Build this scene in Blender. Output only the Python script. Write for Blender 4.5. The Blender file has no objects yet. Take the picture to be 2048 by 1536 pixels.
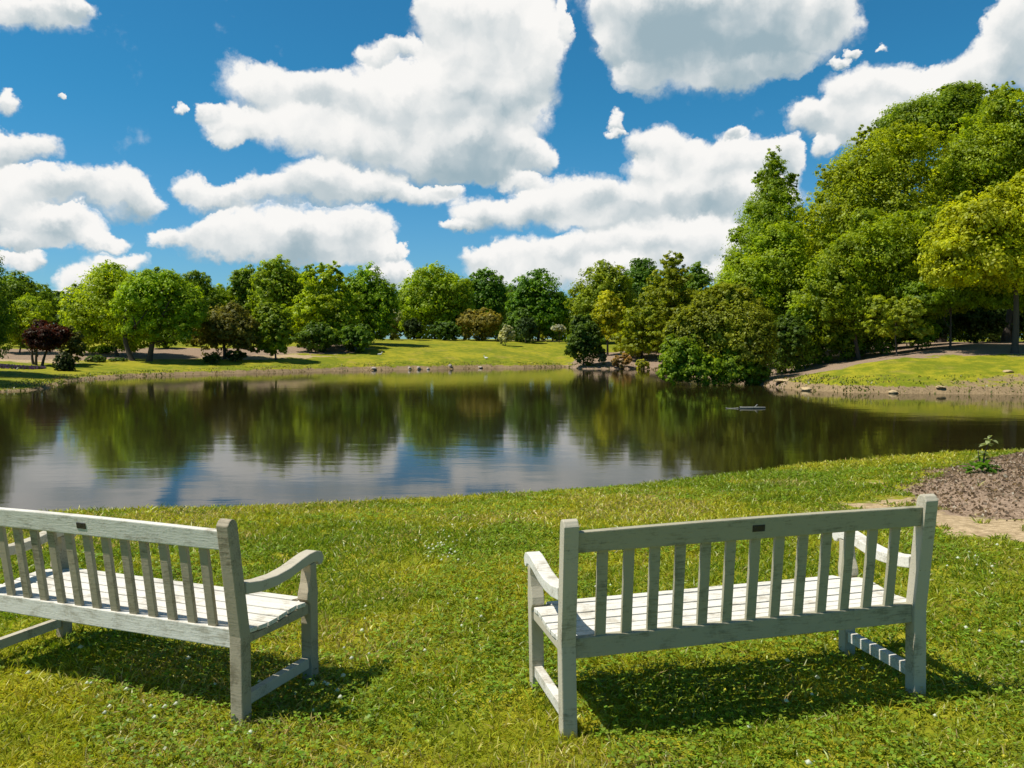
import bpy, bmesh, math, numpy as np
from mathutils import Vector, Matrix
rad = math.radians
S = bpy.context.scene
C = S.collection

# ------------------------------------------------------------------ camera
F, PITCH, CAMH = 1666.0, 0.047, 1.641          # focal length in 2048-wide pixels
cam = bpy.data.objects.new('camera', bpy.data.cameras.new('camera'))
C.objects.link(cam); S.camera = cam
cam.location = (0, 0, CAMH); cam.rotation_euler = (math.pi/2 - PITCH, 0, 0)
cam.data.sensor_width = 36; cam.data.lens = F/2048*36
cam.data.clip_start = .05; cam.data.clip_end = 9000
cp, sp = math.cos(PITCH), math.sin(PITCH)
def ray(px, py):
    a, b = (px-1024)/F, (768-py)/F
    d = np.array([a, cp + b*sp, -sp + b*cp]); return d/d[1]
def at(px, py, d):                              # point seen at (px, py) at forward distance d
    r = ray(px, py); return np.array([r[0]*d, d, CAMH + r[2]*d])
def at_z(px, py, z):
    r = ray(px, py); return at(px, py, (z-CAMH)/r[2])

# ------------------------------------------------------------------ noise
def _h(ix, iy, s):
    n = (ix*374761393 + iy*668265263 + s*974634777) & 0xffffffff
    n = ((n ^ (n >> 13))*1274126177) & 0xffffffff
    return ((n ^ (n >> 16)) & 0xffff)/65535.0
def vnoise(x, y, s=0):
    x = np.asarray(x, float); y = np.asarray(y, float)
    ix = np.floor(x).astype(np.int64); iy = np.floor(y).astype(np.int64)
    fx = x-ix; fy = y-iy; fx = fx*fx*(3-2*fx); fy = fy*fy*(3-2*fy)
    a = _h(ix, iy, s)*(1-fx)+_h(ix+1, iy, s)*fx
    b = _h(ix, iy+1, s)*(1-fx)+_h(ix+1, iy+1, s)*fx
    return a*(1-fy)+b*fy
def fbm(x, y, s=0, o=4):
    t = 0; w = 0; k = 1
    for i in range(o):
        t = t+vnoise(x*2**i, y*2**i, s+i)*k; w += k; k *= .5
    return t/w
def sst(a, b, x):
    t = np.clip((x-a)/(b-a), 0, 1); return t*t*(3-2*t)

# ------------------------------------------------------------------ pond outline and terrain
WZ = -0.60
# px, py on the water line; bank step, slope, cap (m)
near = [(-900,1100),(-500,1070),(-200,1052),(0,1040),(160,1035),(320,1030),(480,1026),(600,1021),(720,1015),(860,1009),(1000,1000),(1100,993),(1200,985),(1300,976),(1400,965),(1480,955),(1550,945),(1620,937),(1700,930),(1800,922),(1900,916),(2000,911),(2150,905),(2400,898),(2800,890)]
far = [(3200,810),(2700,797),(2400,793),(2200,790),(2048,789),(1920,788),(1795,787),(1700,785),(1608,781),(1560,776),(1519,770),(1480,764),(1430,760),(1380,752),(1330,744),(1302,738),(1240,738),(1161,738),(1128,734),(1050,736),(950,737),(860,739),(718,741),(600,744),(444,748),(350,751),(273,753),(200,757),(140,764),(105,776),(60,781),(0,785),(-150,795),(-400,808),(-800,830)]
pts = []; att = []
for px, py in near:
    pts.append(at_z(px, py, WZ)[:2]); att.append((.07, .088, 6.2, 0.0))
def far_att(px):
    xs = [-800, 0, 300, 500, 700, 900, 1110, 1150, 1320, 1500, 1560, 3200]
    bank = [.05, .05, .22, .22, .28, .28, .2, .12, .12, .1, .22, .25]
    sl = [.030, .030, .044, .062, .105, .128, .125, .08, .08, .09, .16, .17]
    cap = [60, 60, 45, 35, 26, 25, 26, 26, 26, 24, 11, 11]
    return tuple(np.interp(px, xs, v) for v in (bank, sl, cap)) + (.012,)
for px, py in far:
    pts.append(at_z(px, py, WZ)[:2]); att.append(far_att(px))
P = np.array(pts); A = np.array(att)
# densify
PP = []; AA = []
for i in range(len(P)):
    j = (i+1) % len(P); n = 4
    for k in range(n):
        t = k/n; PP.append(P[i]*(1-t)+P[j]*t); AA.append(A[i]*(1-t)+A[j]*t)
PP = np.array(PP); AA = np.array(AA)
def inside(poly, x, y):
    c = np.zeros(x.shape, bool); n = len(poly)
    for i in range(n):
        x0, y0 = poly[i]; x1, y1 = poly[(i+1) % n]
        if y0 == y1: continue
        c ^= ((y0 > y) != (y1 > y)) & (x < (x1-x0)*(y-y0)/(y1-y0)+x0)
    return c
def seg_dist(poly, x, y):
    d = np.full(x.shape, 1e9); n = len(poly)
    for i in range(n):
        ax, ay = poly[i]; bx, by = poly[(i+1) % n]
        ex, ey = bx-ax, by-ay; l = ex*ex+ey*ey+1e-12
        t = np.clip(((x-ax)*ex+(y-ay)*ey)/l, 0, 1)
        d = np.minimum(d, (x-ax-t*ex)**2+(y-ay-t*ey)**2)
    return np.sqrt(d)
MULCH = [at_z(px, py, z)[:2] for px, py, z in [(1812,985,-.12),(1850,955,-.2),(1915,938,-.3),(1990,925,-.35),(2060,920,-.35),(2250,925,-.35),(2500,980,-.2),(2400,1060,0),(2100,1052,0),(1985,1040,0),(1900,1020,0),(1840,1005,-.05)]]
def terr(x, y):
    x = np.atleast_1d(np.asarray(x, float)); y = np.atleast_1d(np.asarray(y, float))
    sh = x.shape; x = x.ravel(); y = y.ravel(); out = np.empty_like(x); ds_all = np.empty_like(x)
    for s in range(0, len(x), 40000):
        X = x[s:s+40000]; Y = y[s:s+40000]
        wob = (vnoise(X*.9, Y*.9, 5)-.5)*.35 + (vnoise(X*3.1, Y*3.1, 6)-.5)*.12
        d = seg_dist(PP, X, Y); d = np.where(inside(PP, X, Y), -d, d)
        d = d + wob*np.clip(Y/30, .25, 1.6)
        D2 = (X[:, None]-PP[None, :, 0])**2+(Y[:, None]-PP[None, :, 1])**2+.3
        w = D2**-2.0; w /= w.sum(1)[:, None]
        bank, sl, cap, aft = (w@AA).T
        dp = np.maximum(d, 0)
        up = bank*sst(0, .45, dp) + sl*cap*(1-np.exp(-(dp/cap)*1.25))/(1-math.exp(-1.25))*np.where(dp < cap, 1, 1)
        up = np.where(dp < cap, up, bank+sl*cap+aft*(dp-cap))
        bump = (fbm(X*.35, Y*.35, 11, 3)-.5)*.10*np.clip(dp/3, 0, 1)*np.clip((Y-5)/8, 0, 1)+(fbm(X*1.6, Y*1.6, 12, 3)-.5)*.03*np.clip(dp, 0, 1)
        # the soil bed is heaped a little
        m = np.where(inside(MULCH, X, Y), seg_dist(MULCH, X, Y), 0)
        bump = bump + .14*sst(0, .7, m)+(.042+.017*np.clip(X-1.02, -1, 1.6))*sst(-.8, .3, X)*sst(9, 5, Y)*sst(-8, -1, Y)
        zz = WZ+np.where(d > 0, up+bump, np.maximum(-1.3, d*.35))
        out[s:s+40000] = zz; ds_all[s:s+40000] = d
    terr.ds = ds_all.reshape(sh)
    return out.reshape(sh)
def gz(x, y): return float(terr([x], [y])[0])
def on_ground(px, py, lo=1.5, hi=300):          # first ground point seen at a pixel
    r = ray(px, py); t = np.geomspace(lo, hi, 900)
    z = terr(r[0]*t, t); f = CAMH+r[2]*t-z
    k = int(np.argmax(f < 0)) if (f < 0).any() else 899
    a = max(k-1, 0); u = f[a]/(f[a]-f[k]+1e-9) if k else 0
    d = t[a]+(t[k]-t[a])*min(max(u, 0), 1); return np.array([r[0]*d, d])

# ------------------------------------------------------------------ mesh helpers
def mesh_np(name, V, quads=None, tris=None, mat=None, parent=None, attrs=None, smooth=False, loc=None):
    me = bpy.data.meshes.new(name); V = np.asarray(V, np.float32)
    me.vertices.add(len(V)); me.vertices.foreach_set('co', V.ravel())
    nq = 0 if quads is None else len(quads); nt = 0 if tris is None else len(tris)
    idx = []
    if nq: idx.append(np.asarray(quads, np.int32).ravel())
    if nt: idx.append(np.asarray(tris, np.int32).ravel())
    idx = np.concatenate(idx); me.loops.add(len(idx)); me.loops.foreach_set('vertex_index', idx)
    me.polygons.add(nq+nt)
    st = np.concatenate([np.arange(nq)*4, nq*4+np.arange(nt)*3]).astype(np.int32)
    me.polygons.foreach_set('loop_start', st)
    if smooth: me.polygons.foreach_set('use_smooth', np.ones(nq+nt, bool))
    me.update(calc_edges=True)
    for k, v in (attrs or {}).items():
        v = np.asarray(v, np.float32)
        if v.ndim == 1:
            a = me.attributes.new(k, 'FLOAT', 'POINT'); a.data.foreach_set('value', v)
        else:
            a = me.attributes.new(k, 'FLOAT_COLOR', 'POINT')
            a.data.foreach_set('color', np.c_[v, np.ones(len(v))].astype(np.float32).ravel())
    o = bpy.data.objects.new(name, me); C.objects.link(o)
    if mat: me.materials.append(mat)
    if parent: o.parent = parent
    if loc is not None: o.location = loc
    return o
def tag(o, label=None, cat=None, group=None, kind=None):
    for k, v in (('label', label), ('category', cat), ('group', group), ('kind', kind)):
        if v: o[k] = v
    return o
def empty(name, loc, rz=0):
    o = bpy.data.objects.new(name, None); C.objects.link(o); o.location = loc; o.rotation_euler = (0, 0, rz)
    o.empty_display_size = .2; return o
def obj_bm(name, bm, mat, parent=None, smooth=False):
    me = bpy.data.meshes.new(name); bm.to_mesh(me); bm.free(); me.materials.append(mat)
    if smooth: me.polygons.foreach_set('use_smooth', np.ones(len(me.polygons), bool))
    o = bpy.data.objects.new(name, me); C.objects.link(o)
    if parent: o.parent = parent
    return o

# ------------------------------------------------------------------ materials
class N:
    def __init__(s, tree): s.t = tree
    def __call__(s, typ, _o=None, **kw):
        n = s.t.nodes.new(typ)
        for k, v in kw.items():
            if k.startswith('i_'):
                key = k[2:]; key = int(key) if key.isdigit() else key.replace('_', ' ')
                s.put(n.inputs[key], v)
            else: setattr(n, k, v)
        return n
    def put(s, inp, v):
        if isinstance(v, bpy.types.NodeSocket): s.t.links.new(v, inp)
        elif isinstance(v, bpy.types.Node): s.t.links.new(v.outputs[0], inp)
        else:
            if inp.type == 'RGBA' and len(v) == 3: v = (*v, 1)
            inp.default_value = v
    def m(s, op, a, b=0., c=0., clamp=False):
        n = s.t.nodes.new('ShaderNodeMath'); n.operation = op; n.use_clamp = clamp
        s.put(n.inputs[0], a); s.put(n.inputs[1], b); s.put(n.inputs[2], c); return n.outputs[0]
    def v(s, op, a, b=(0, 0, 0)):
        n = s.t.nodes.new('ShaderNodeVectorMath'); n.operation = op
        s.put(n.inputs[0], a)
        if op == 'SCALE': s.put(n.inputs['Scale'], b)
        else: s.put(n.inputs[1], b)
        return n.outputs['Value'] if op in ('DOT_PRODUCT', 'LENGTH') else n.outputs[0]
    def noise(s, vec, scale, detail=3, rough=.55, dist=0., col=False):
        n = s.t.nodes.new('ShaderNodeTexNoise'); s.put(n.inputs['Vector'], vec)
        n.inputs['Scale'].default_value = scale; n.inputs['Detail'].default_value = detail
        n.inputs['Roughness'].default_value = rough; n.inputs['Distortion'].default_value = dist
        return n.outputs['Color' if col else 'Fac']
    def mr(s, val, a, b, c=0., d=1., smooth=True):
        n = s.t.nodes.new('ShaderNodeMapRange'); n.interpolation_type = 'SMOOTHSTEP' if smooth else 'LINEAR'
        for i, q in enumerate((val, a, b, c, d)): s.put(n.inputs[i], q)
        return n.outputs[0]
    def mix(s, f, a, b, mode='MIX'):
        n = s.t.nodes.new('ShaderNodeMix'); n.data_type = 'RGBA'; n.blend_type = mode
        s.put(n.inputs[0], f); s.put(n.inputs[6], a); s.put(n.inputs[7], b); return n.outputs[2]
def new_mat(name):
    m = bpy.data.materials.new(name); m.use_nodes = True; t = m.node_tree; t.nodes.clear()
    n = N(t); out = n('ShaderNodeOutputMaterial'); return m, n, out
def finish(n, out, sh, **k):
    n.t.links.new(sh.outputs[0] if isinstance(sh, bpy.types.Node) else sh, out.inputs['Surface'])

def mat_foliage():
    m, n, out = new_mat('foliage')
    oi = n('ShaderNodeObjectInfo'); at_ = n('ShaderNodeAttribute', attribute_name='v')
    geo = n('ShaderNodeNewGeometry')
    nz = n.noise(geo.outputs['Position'], .55, 3)
    val = n.m('MULTIPLY', n.mr(at_.outputs['Fac'], 0, 1, .62, 1.45, False), n.mr(nz, .3, .7, .78, 1.22))
    hs = n('ShaderNodeHueSaturation'); n.put(hs.inputs['Hue'], n.mr(at_.outputs['Fac'], 0, 1, .515, .488, False))
    n.put(hs.inputs['Value'], val); n.put(hs.inputs['Color'], oi.outputs['Color'])
    col = hs.outputs[0]
    d = n('ShaderNodeBsdfDiffuse', i_Color=col)
    t = n('ShaderNodeBsdfTranslucent', i_Color=n.mix(1., col, (1.35, 1.3, .6), 'MULTIPLY'))
    g = n('ShaderNodeBsdfGlossy', i_Color=(.5, .55, .45), i_Roughness=.5)
    a = n('ShaderNodeMixShader', i_0=.55, i_1=d.outputs[0], i_2=t.outputs[0])
    b = n('ShaderNodeMixShader', i_0=.03, i_1=a.outputs[0], i_2=g.outputs[0])
    finish(n, out, b); return m
def mat_bark(name='bark', c=(.075, .058, .042)):
    m, n, out = new_mat(name); tc = n('ShaderNodeTexCoord')
    mp = n('ShaderNodeMapping'); n.put(mp.inputs[0], tc.outputs['Object']); mp.inputs['Scale'].default_value = (6, 6, 1)
    nz = n.noise(mp.outputs[0], 3, 6, .65)
    col = n.mix(nz, tuple(x*.5 for x in c), tuple(x*1.6 for x in c))
    bp = n('ShaderNodeBump', i_Strength=.6, i_Distance=.03, i_Height=nz)
    p = n('ShaderNodeBsdfPrincipled', i_Base_Color=col, i_Roughness=.9, i_Normal=bp.outputs[0]); finish(n, out, p); return m
def mat_ground():
    m, n, out = new_mat('ground'); geo = n('ShaderNodeNewGeometry'); pos = geo.outputs['Position']
    z = n('ShaderNodeAttribute', attribute_name='zone')
    sep = n('ShaderNodeSeparateColor'); n.put(sep.inputs[0], z.outputs['Color'])
    n1 = n.noise(pos, .22, 4, .6); n2 = n.noise(pos, 1.7, 4, .6); n3 = n.noise(pos, 14, 5, .7); n4 = n.noise(pos, 70, 3, .6)
    f = n.m('ADD', n.m('MULTIPLY', n1, .5), n.m('MULTIPLY', n2, .5))
    g = n.mix(n.mr(f, .42, .6), (.17, .20, .010), (.33, .30, .018))
    g = n.mix(n.mr(n.noise(pos, .5, 5, .65), .55, .72, 0, .75), g, (.30, .24, .055))
    tex = n.m('ADD', n.m('MULTIPLY', n3, .6), n.m('MULTIPLY', n4, .4))
    g = n.mix(1., g, n.mix(n.mr(tex, .3, .7), (.55, .55, .5), (1.35, 1.35, 1.3)), 'MULTIPLY')
    soil = n.mix(n.mr(tex, .3, .65), (.13, .088, .045), (.38, .27, .145))
    mulch = n.mix(n.mr(n.noise(pos, 34, 5, .75), .35, .68), (.15, .10, .065), (.44, .32, .22))
    mulch = n.mix(n.mr(n2, .4, .7, 0, .5), mulch, (.33, .23, .14))
    sand = n.mix(n.mr(n3, .35, .7), (.33, .235, .125), (.60, .45, .26))
    e = n.m('ADD', n.m('MULTIPLY', n.m('SUBTRACT', n.noise(pos, 1.4, 6, .75), .5), 1.5), n.m('MULTIPLY', n.m('SUBTRACT', n.noise(pos, 9, 4, .7), .5), .9))
    def msk(s, a=.4, b=.6): return n.mr(n.m('ADD', s, e), a, b)
    col = n.mix(msk(sep.outputs[2]), g, soil)
    col = n.mix(msk(sep.outputs[1]), col, sand)
    col = n.mix(msk(sep.outputs[0]), col, mulch)
    bp = n('ShaderNodeBump', i_Strength=.7, i_Distance=.03, i_Height=tex)
    p = n('ShaderNodeBsdfPrincipled', i_Base_Color=col, i_Roughness=.95, i_Normal=bp.outputs[0])
    p.inputs['Specular IOR Level'].default_value = .15
    finish(n, out, p); return m
def mat_blade():
    m, n, out = new_mat('grass_blades'); a = n('ShaderNodeAttribute', attribute_name='col')
    d = n('ShaderNodeBsdfDiffuse', i_Color=a.outputs['Color'])
    t = n('ShaderNodeBsdfTranslucent', i_Color=n.mix(1., a.outputs['Color'], (1.2, 1.2, .7), 'MULTIPLY'))
    g = n('ShaderNodeBsdfGlossy', i_Color=(.6, .6, .55), i_Roughness=.42)
    x = n('ShaderNodeMixShader', i_0=.42, i_1=d.outputs[0], i_2=t.outputs[0])
    y = n('ShaderNodeMixShader', i_0=.045, i_1=x.outputs[0], i_2=g.outputs[0])
    finish(n, out, y); return m
def mat_water():
    m, n, out = new_mat('pond_water'); geo = n('ShaderNodeNewGeometry'); pos = geo.outputs['Position']
    mp = n('ShaderNodeMapping'); n.put(mp.inputs[0], pos); mp.inputs['Scale'].default_value = (.55, 1.25, 1)
    a = n.noise(mp.outputs[0], 1.1, 3, .55); b = n.noise(mp.outputs[0], 6.5, 3, .6)
    breeze = n.mr(n.noise(mp.outputs[0], .09, 3, .6), .42, .68, .35, 1.15)
    h = n.m('ADD', n.m('MULTIPLY', a, .55), n.m('MULTIPLY', b, n.m('MULTIPLY', breeze, .13)))
    bp = n('ShaderNodeBump', i_Strength=1.0, i_Distance=.0065, i_Height=h)
    murk = n.mix(n.mr(n.noise(pos, .12, 3), .35, .65), (.014, .011, .0035), (.022, .018, .005))
    p = n('ShaderNodeBsdfPrincipled', i_Base_Color=murk, i_Roughness=.06, i_IOR=1.21, i_Normal=bp.outputs[0])
    p.inputs['Specular Tint'].default_value = (.95, .9, .8, 1)
    finish(n, out, p); return m
def mat_paint(name, light, dark, amount):
    """white paint weathered to grey wood; the wear follows the grain and blotches"""
    m, n, out = new_mat(name); tc = n('ShaderNodeTexCoord'); ob = tc.outputs['Object']
    geo = n('ShaderNodeNewGeometry')
    mp = n('ShaderNodeMapping'); n.put(mp.inputs[0], ob); mp.inputs['Scale'].default_value = (1, 1, 1)
    blot = n.noise(ob, 9, 5, .7); fine = n.noise(ob, 75, 4, .7); big = n.noise(ob, 2.3, 3)
    mp2 = n('ShaderNodeMapping'); n.put(mp2.inputs[0], ob); mp2.inputs['Scale'].default_value = (6, 60, 60)
    grain = n.noise(mp2.outputs[0], 2.2, 4, .6)
    w = n.m('ADD', n.m('MULTIPLY', blot, .42), n.m('ADD', n.m('MULTIPLY', fine, .14), n.m('ADD', n.m('MULTIPLY', grain, .34), n.m('MULTIPLY', big, .25))))
    f = n.mr(w, .62-amount, .74-amount*.6, 0, 1)
    col = n.mix(f, light, dark)
    col = n.mix(n.mr(n.noise(ob, 30, 4, .7), .66, .74, 0, .5), col, (.16, .14, .09))
    bp = n('ShaderNodeBump', i_Strength=.35, i_Distance=.004, i_Height=n.m('ADD', grain, fine))
    p = n('ShaderNodeBsdfPrincipled', i_Base_Color=col, i_Roughness=.72, i_Normal=bp.outputs[0])
    p.inputs['Specular IOR Level'].default_value = .25
    finish(n, out, p); return m
def mat_plain(name, c, rough=.8, var=.35, scale=8):
    m, n, out = new_mat(name); tc = n('ShaderNodeTexCoord')
    nz = n.noise(tc.outputs['Object'], scale, 5, .65)
    col = n.mix(nz, tuple(x*(1-var) for x in c), tuple(min(1, x*(1+var)) for x in c))
    bp = n('ShaderNodeBump', i_Strength=.5, i_Distance=.02, i_Height=nz)
    p = n('ShaderNodeBsdfPrincipled', i_Base_Color=col, i_Roughness=rough, i_Normal=bp.outputs[0]); finish(n, out, p); return m

FOL = mat_foliage(); BARK = mat_bark(); GROUND = mat_ground(); BLADE = mat_blade(); WATER = mat_water()

# ------------------------------------------------------------------ ground zones (soil beds, bare sand, muddy banks)
def poly_px(l, lo=1.5, hi=300): return [on_ground(a, b, lo, hi) for a, b in l]
def poly_d(l):                                  # px, forward distance
    return [((px-1024)/F*d/1.0, d) for px, d in l]
Z_MULCH = [MULCH,
    poly_d([(-400,63.5),(0,64),(130,65.5),(300,70),(450,73),(600,77.5),(720,80.5),(740,84),(700,90),(560,83),(480,81),(300,79),(130,74),(-400,71)]),
    poly_d([(1118,77.5),(1150,75),(1330,74),(1560,42),(1575,44),(1640,44.5),(1720,45),(2048,45.2),(2600,46),(2600,75),(1400,90),(1165,92)]),
    poly_d([(800,112),(1120,108),(1120,135),(800,135)])]
Z_SAND = [poly_px([(1690,1008),(1790,990),(1840,996),(1900,1030),(1900,1060),(1800,1040)], 3, 14),
          poly_px([(1840,1015),(1910,1010),(1985,1030),(2110,1042),(2400,1050),(2400,1112),(2060,1092),(1960,1080),(1870,1066)], 3, 14),
          poly_px([(1695,962),(1760,960),(1760,970),(1700,972)], 3, 16),
          poly_px([(1850,938),(1905,932),(1925,942),(1880,950)], 3, 18),
          poly_d([(1880,45.5),(1960,45.2),(2040,46),(2048,48),(1900,48)]),
          poly_d([(-400,62),(60,62),(200,65),(60,66),(-400,66)]),
          poly_d([(260,70),(520,72),(700,78),(500,76),(260,73)])]
Z_SOIL = [poly_d([(1840,37.2),(2600,37.4),(2600,40.2),(2048,40),(1960,39.6),(1850,38.8)]),
          poly_d([(1520,44),(1600,43.0),(1600,44),(1560,46.5)])]
def zones(x, y, ds):
    z = np.zeros((len(x), 3))
    jx = x+(vnoise(x*1.5, y*1.5, 31)-.5)*.5*np.clip(y/15, .3, 3); jy = y+(vnoise(x*1.5, y*1.5, 32)-.5)*.5*np.clip(y/15, .3, 3)
    for k, L in enumerate((Z_MULCH, Z_SAND, Z_SOIL)):
        for p in L:
            ins = inside(p, jx, jy); sd = seg_dist(p, jx, jy); soft = np.clip(y/16, .4, 1.6)
            z[:, k] = np.maximum(z[:, k], (1, .8, .56)[k]*np.clip(.5+np.where(ins, sd, -sd)/soft, 0, 1))
    far_b = sst(.75, .1, ds)*(y > 30); near_b = sst(.30, .04, ds)*(y <= 30)
    z[:, 2] = np.maximum(z[:, 2], np.maximum(far_b, near_b)*(ds > -20))
    return z

# ------------------------------------------------------------------ ground mesh
ang = np.concatenate([np.linspace(-180, -47, 44, endpoint=False), np.linspace(-47, 47, 470, endpoint=False), np.linspace(47, 180, 44, endpoint=False)])
def geo_r(a, b, q):
    return np.geomspace(a, b, int(math.log(b/a)/math.log(q))+1, endpoint=False)
rr = np.concatenate([geo_r(.5, 8, 1.02), geo_r(8, 20, 1.008), geo_r(20, 34, 1.008), geo_r(34, 92, 1.0045), geo_r(92, 140, 1.012), geo_r(140, 5000, 1.18), [5000]])
th = np.radians(ang); T, R = np.meshgrid(th, rr)
X = (R*np.sin(T)).ravel(); Y = (R*np.cos(T)).ravel()
Zt = terr(X, Y); DS = terr.ds
zone = zones(X, Y, DS)
nr, na = R.shape; ii = np.arange(nr*na).reshape(nr, na); nx = np.roll(ii, -1, 1)
Q = np.stack([ii[:-1], nx[:-1], nx[1:], ii[1:]], -1).reshape(-1, 4)[:, ::-1]
Vg = np.c_[X, Y, Zt]; Vg = np.vstack([Vg, [0, 0, float(Zt[0])]])
fan = np.stack([nx[0], ii[0], np.full(na, nr*na)], -1)[:, ::-1]
gnd = mesh_np('ground', Vg, Q, fan, GROUND, attrs={'zone': np.vstack([zone, [0, 0, 0]])}, smooth=True)
tag(gnd, 'grassy parkland sloping to the pond with bare soil beds', kind='structure')
# water sheet
xs = np.linspace(PP[:, 0].min()-3, PP[:, 0].max()+3, 40); ys = np.linspace(PP[:, 1].min()-3, PP[:, 1].max()+3, 40)
gx, gy = np.meshgrid(xs, ys); k = np.arange(1600).reshape(40, 40)
wq = np.stack([k[:-1, :-1], k[:-1, 1:], k[1:, 1:], k[1:, :-1]], -1).reshape(-1, 4)
water = mesh_np('pond_water', np.c_[gx.ravel(), gy.ravel(), np.full(1600, WZ)], wq, None, WATER, smooth=True)
tag(water, 'dark still pond mirroring trees and clouds', kind='structure')

# ------------------------------------------------------------------ benches
def prism(bm, prof, w, x0):
    """profile [(y, z)] extruded along x from x0 - w/2 to x0 + w/2"""
    a = [bm.verts.new((x0-w/2, y, z)) for y, z in prof]; b = [bm.verts.new((x0+w/2, y, z)) for y, z in prof]
    n = len(prof); fs = [bm.faces.new(a[::-1]), bm.faces.new(b)]
    for i in range(n):
        j = (i+1) % n; fs.append(bm.faces.new((a[i], a[j], b[j], b[i])))
    return fs
def boxb(bm, x0, x1, y0, y1, z0, z1): return prism(bm, [(y0, z0), (y1, z0), (y1, z1), (y0, z1)], x1-x0, (x0+x1)/2)
def bevel(bm, w=.004, seg=2):
    bmesh.ops.recalc_face_normals(bm, faces=bm.faces)
    es = [e for e in bm.edges if len(e.link_faces) == 2 and e.calc_face_angle(0) > .6]
    bmesh.ops.bevel(bm, geom=es, offset=w, segments=seg, profile=.6, affect='EDGES', clamp_overlap=True)
L, D, LEAN = 1.624, .502, .068
def ylean(z): return -LEAN*max(0, z-.40)/.50
def lean_prof(z0, z1, t, off=0., top_round=False):
    p = [(ylean(z0)+off-t/2, z0), (ylean(z0)+off+t/2, z0)]
    if z0 < .4 < z1: p.append((off+t/2, .40))
    if top_round: p += [(ylean(z1)+off+t/2, z1-.030), (ylean(z1)+off+t*.40, z1-.014), (ylean(z1)+off+t*.2, z1-.003), (ylean(z1)+off-t*.05, z1), (ylean(z1)+off-t*.28, z1-.006), (ylean(z1)+off-t/2, z1-.026)]
    else: p += [(ylean(z1)+off+t/2, z1), (ylean(z1)+off-t/2, z1)]
    if z0 < .4 < z1: p.append((off-t/2, .40))
    return p
def make_bench(mats):
    mr_, mp_, ms_, ma_ = mats['rail'], mats['post'], mats['seat'], mats['arm']
    root = empty('park_bench', (0, 0, 0))
    for s in (-1, 1):
        x = s*L/2
        bm = bmesh.new(); prism(bm, lean_prof(-.04, .915, .062, 0, True), .062, x); bevel(bm, .005); obj_bm('rear_leg', bm, mp_, root)
        # front leg with a curved bracket under the arm
        bm = bmesh.new()
        prism(bm, [(D-.029, -.04), (D+.029, -.04), (D+.029, .40), (D+.034, .44), (D+.026, .49), (D+.021, .55), (D+.024, .592), (D-.028, .588), (D-.024, .55), (D-.033, .50), (D-.052, .455), (D-.056, .425), (D-.029, .395)], .058, x)
        bevel(bm, .004); obj_bm('front_leg', bm, mp_, root)
        bm = bmesh.new()
        prof = [(.030, .628), (.12, .610), (.22, .604), (.32, .613), (.41, .632), (.47, .643), (.525, .645), (.562, .634), (.583, .611), (.580, .584), (.563, .570), (.543, .572), (.532, .588), (.50, .594), (.42, .586), (.32, .566), (.22, .556), (.12, .560), (.030, .576)]
        prism(bm, [(y+ylean(.6)*max(0, 1-y/.2), z) for y, z in prof], .064, x); bevel(bm, .006, 3); obj_bm('armrest', bm, ma_, root)
        bm = bmesh.new(); prism(bm, [(.033, .355), (D-.031, .350), (D-.031, .405), (.40, .398), (.25, .385), (.12, .384), (.033, .395)], .036, x); bevel(bm, .003); obj_bm('side_rail', bm, mp_, root)
        bm = bmesh.new(); boxb(bm, x-.019, x+.019, .033, D-.031, .085, .135); bevel(bm, .004); obj_bm('stretcher', bm, ma_, root)
    # backrest: bottom rail + 13 slats; the top rail and the plate are its pieces
    bm = bmesh.new(); n = 13; a = L/2-.031
    for i in range(n):
        x = -a+(i+1)*2*a/(n+1)
        prism(bm, lean_prof(.42, .782, .018, .004), .044, x)
    bevel(bm, .003); back = obj_bm('backrest', bm, mats['slat'], root)
    bm = bmesh.new()
    m = 24; vs = []
    zt = lambda t: .862+.006*math.sin(math.pi*t)
    for i in range(m+1):
        t = i/m; x = -a+2*a*t; z1 = zt(t); z0 = .778
        vs.append([bm.verts.new((x, ylean(z)+dy, z)) for dy, z in ((-.019, z0), (.019, z0), (.019, z1), (-.019, z1))])
    for i in range(m):
        for j in range(4):
            k = (j+1) % 4; bm.faces.new((vs[i][j], vs[i][k], vs[i+1][k], vs[i+1][j]))
    bm.faces.new(vs[0]); bm.faces.new(vs[-1][::-1]); bevel(bm, .005); obj_bm('top_rail', bm, mr_, back)
    bm = bmesh.new(); zc = .824
    prism(bm, [(ylean(zc-.016)-.0215, zc-.014), (ylean(zc-.016)-.017, zc-.014), (ylean(zc+.016)-.017, zc+.014), (ylean(zc+.016)-.0215, zc+.014)], .056, 0)
    bevel(bm, .001, 1); obj_bm('plate', bm, mats['plate'], back)
    bm = bmesh.new(); boxb(bm, -a, a, -.016, .020, .342, .424); bevel(bm, .004); obj_bm('rear_rail', bm, mr_, root)
    bm = bmesh.new(); boxb(bm, -a, a, D-.022, D+.014, .335, .400); bevel(bm, .004); obj_bm('front_rail', bm, mr_, root)
    # seat: slats dished towards the middle
    bm = bmesh.new(); ys_ = [.053, .124, .195, .266, .337, .408]
    def zs(y): return .414-.016*math.exp(-((y-.17)/.13)**2)+(-.006 if y > .4 else 0)
    for y in ys_:
        w = .031; e = L/2+.024 if y < .45 else a
        s = (zs(y+.03)-zs(y-.03))/.06
        prism(bm, [(y-w, zs(y)-s*w-.009), (y+w, zs(y)+s*w-.009), (y+w, zs(y)+s*w+.011), (y-w, zs(y)-s*w+.011)], 2*e, 0)
    prism(bm, [(.450, .398), (.515, .392), (.540, .386), (.545, .395), (.528, .407), (.450, .418)], 2*(a-.03), 0)
    bevel(bm, .003); obj_bm('seat', bm, ms_, root)
    return root
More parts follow.
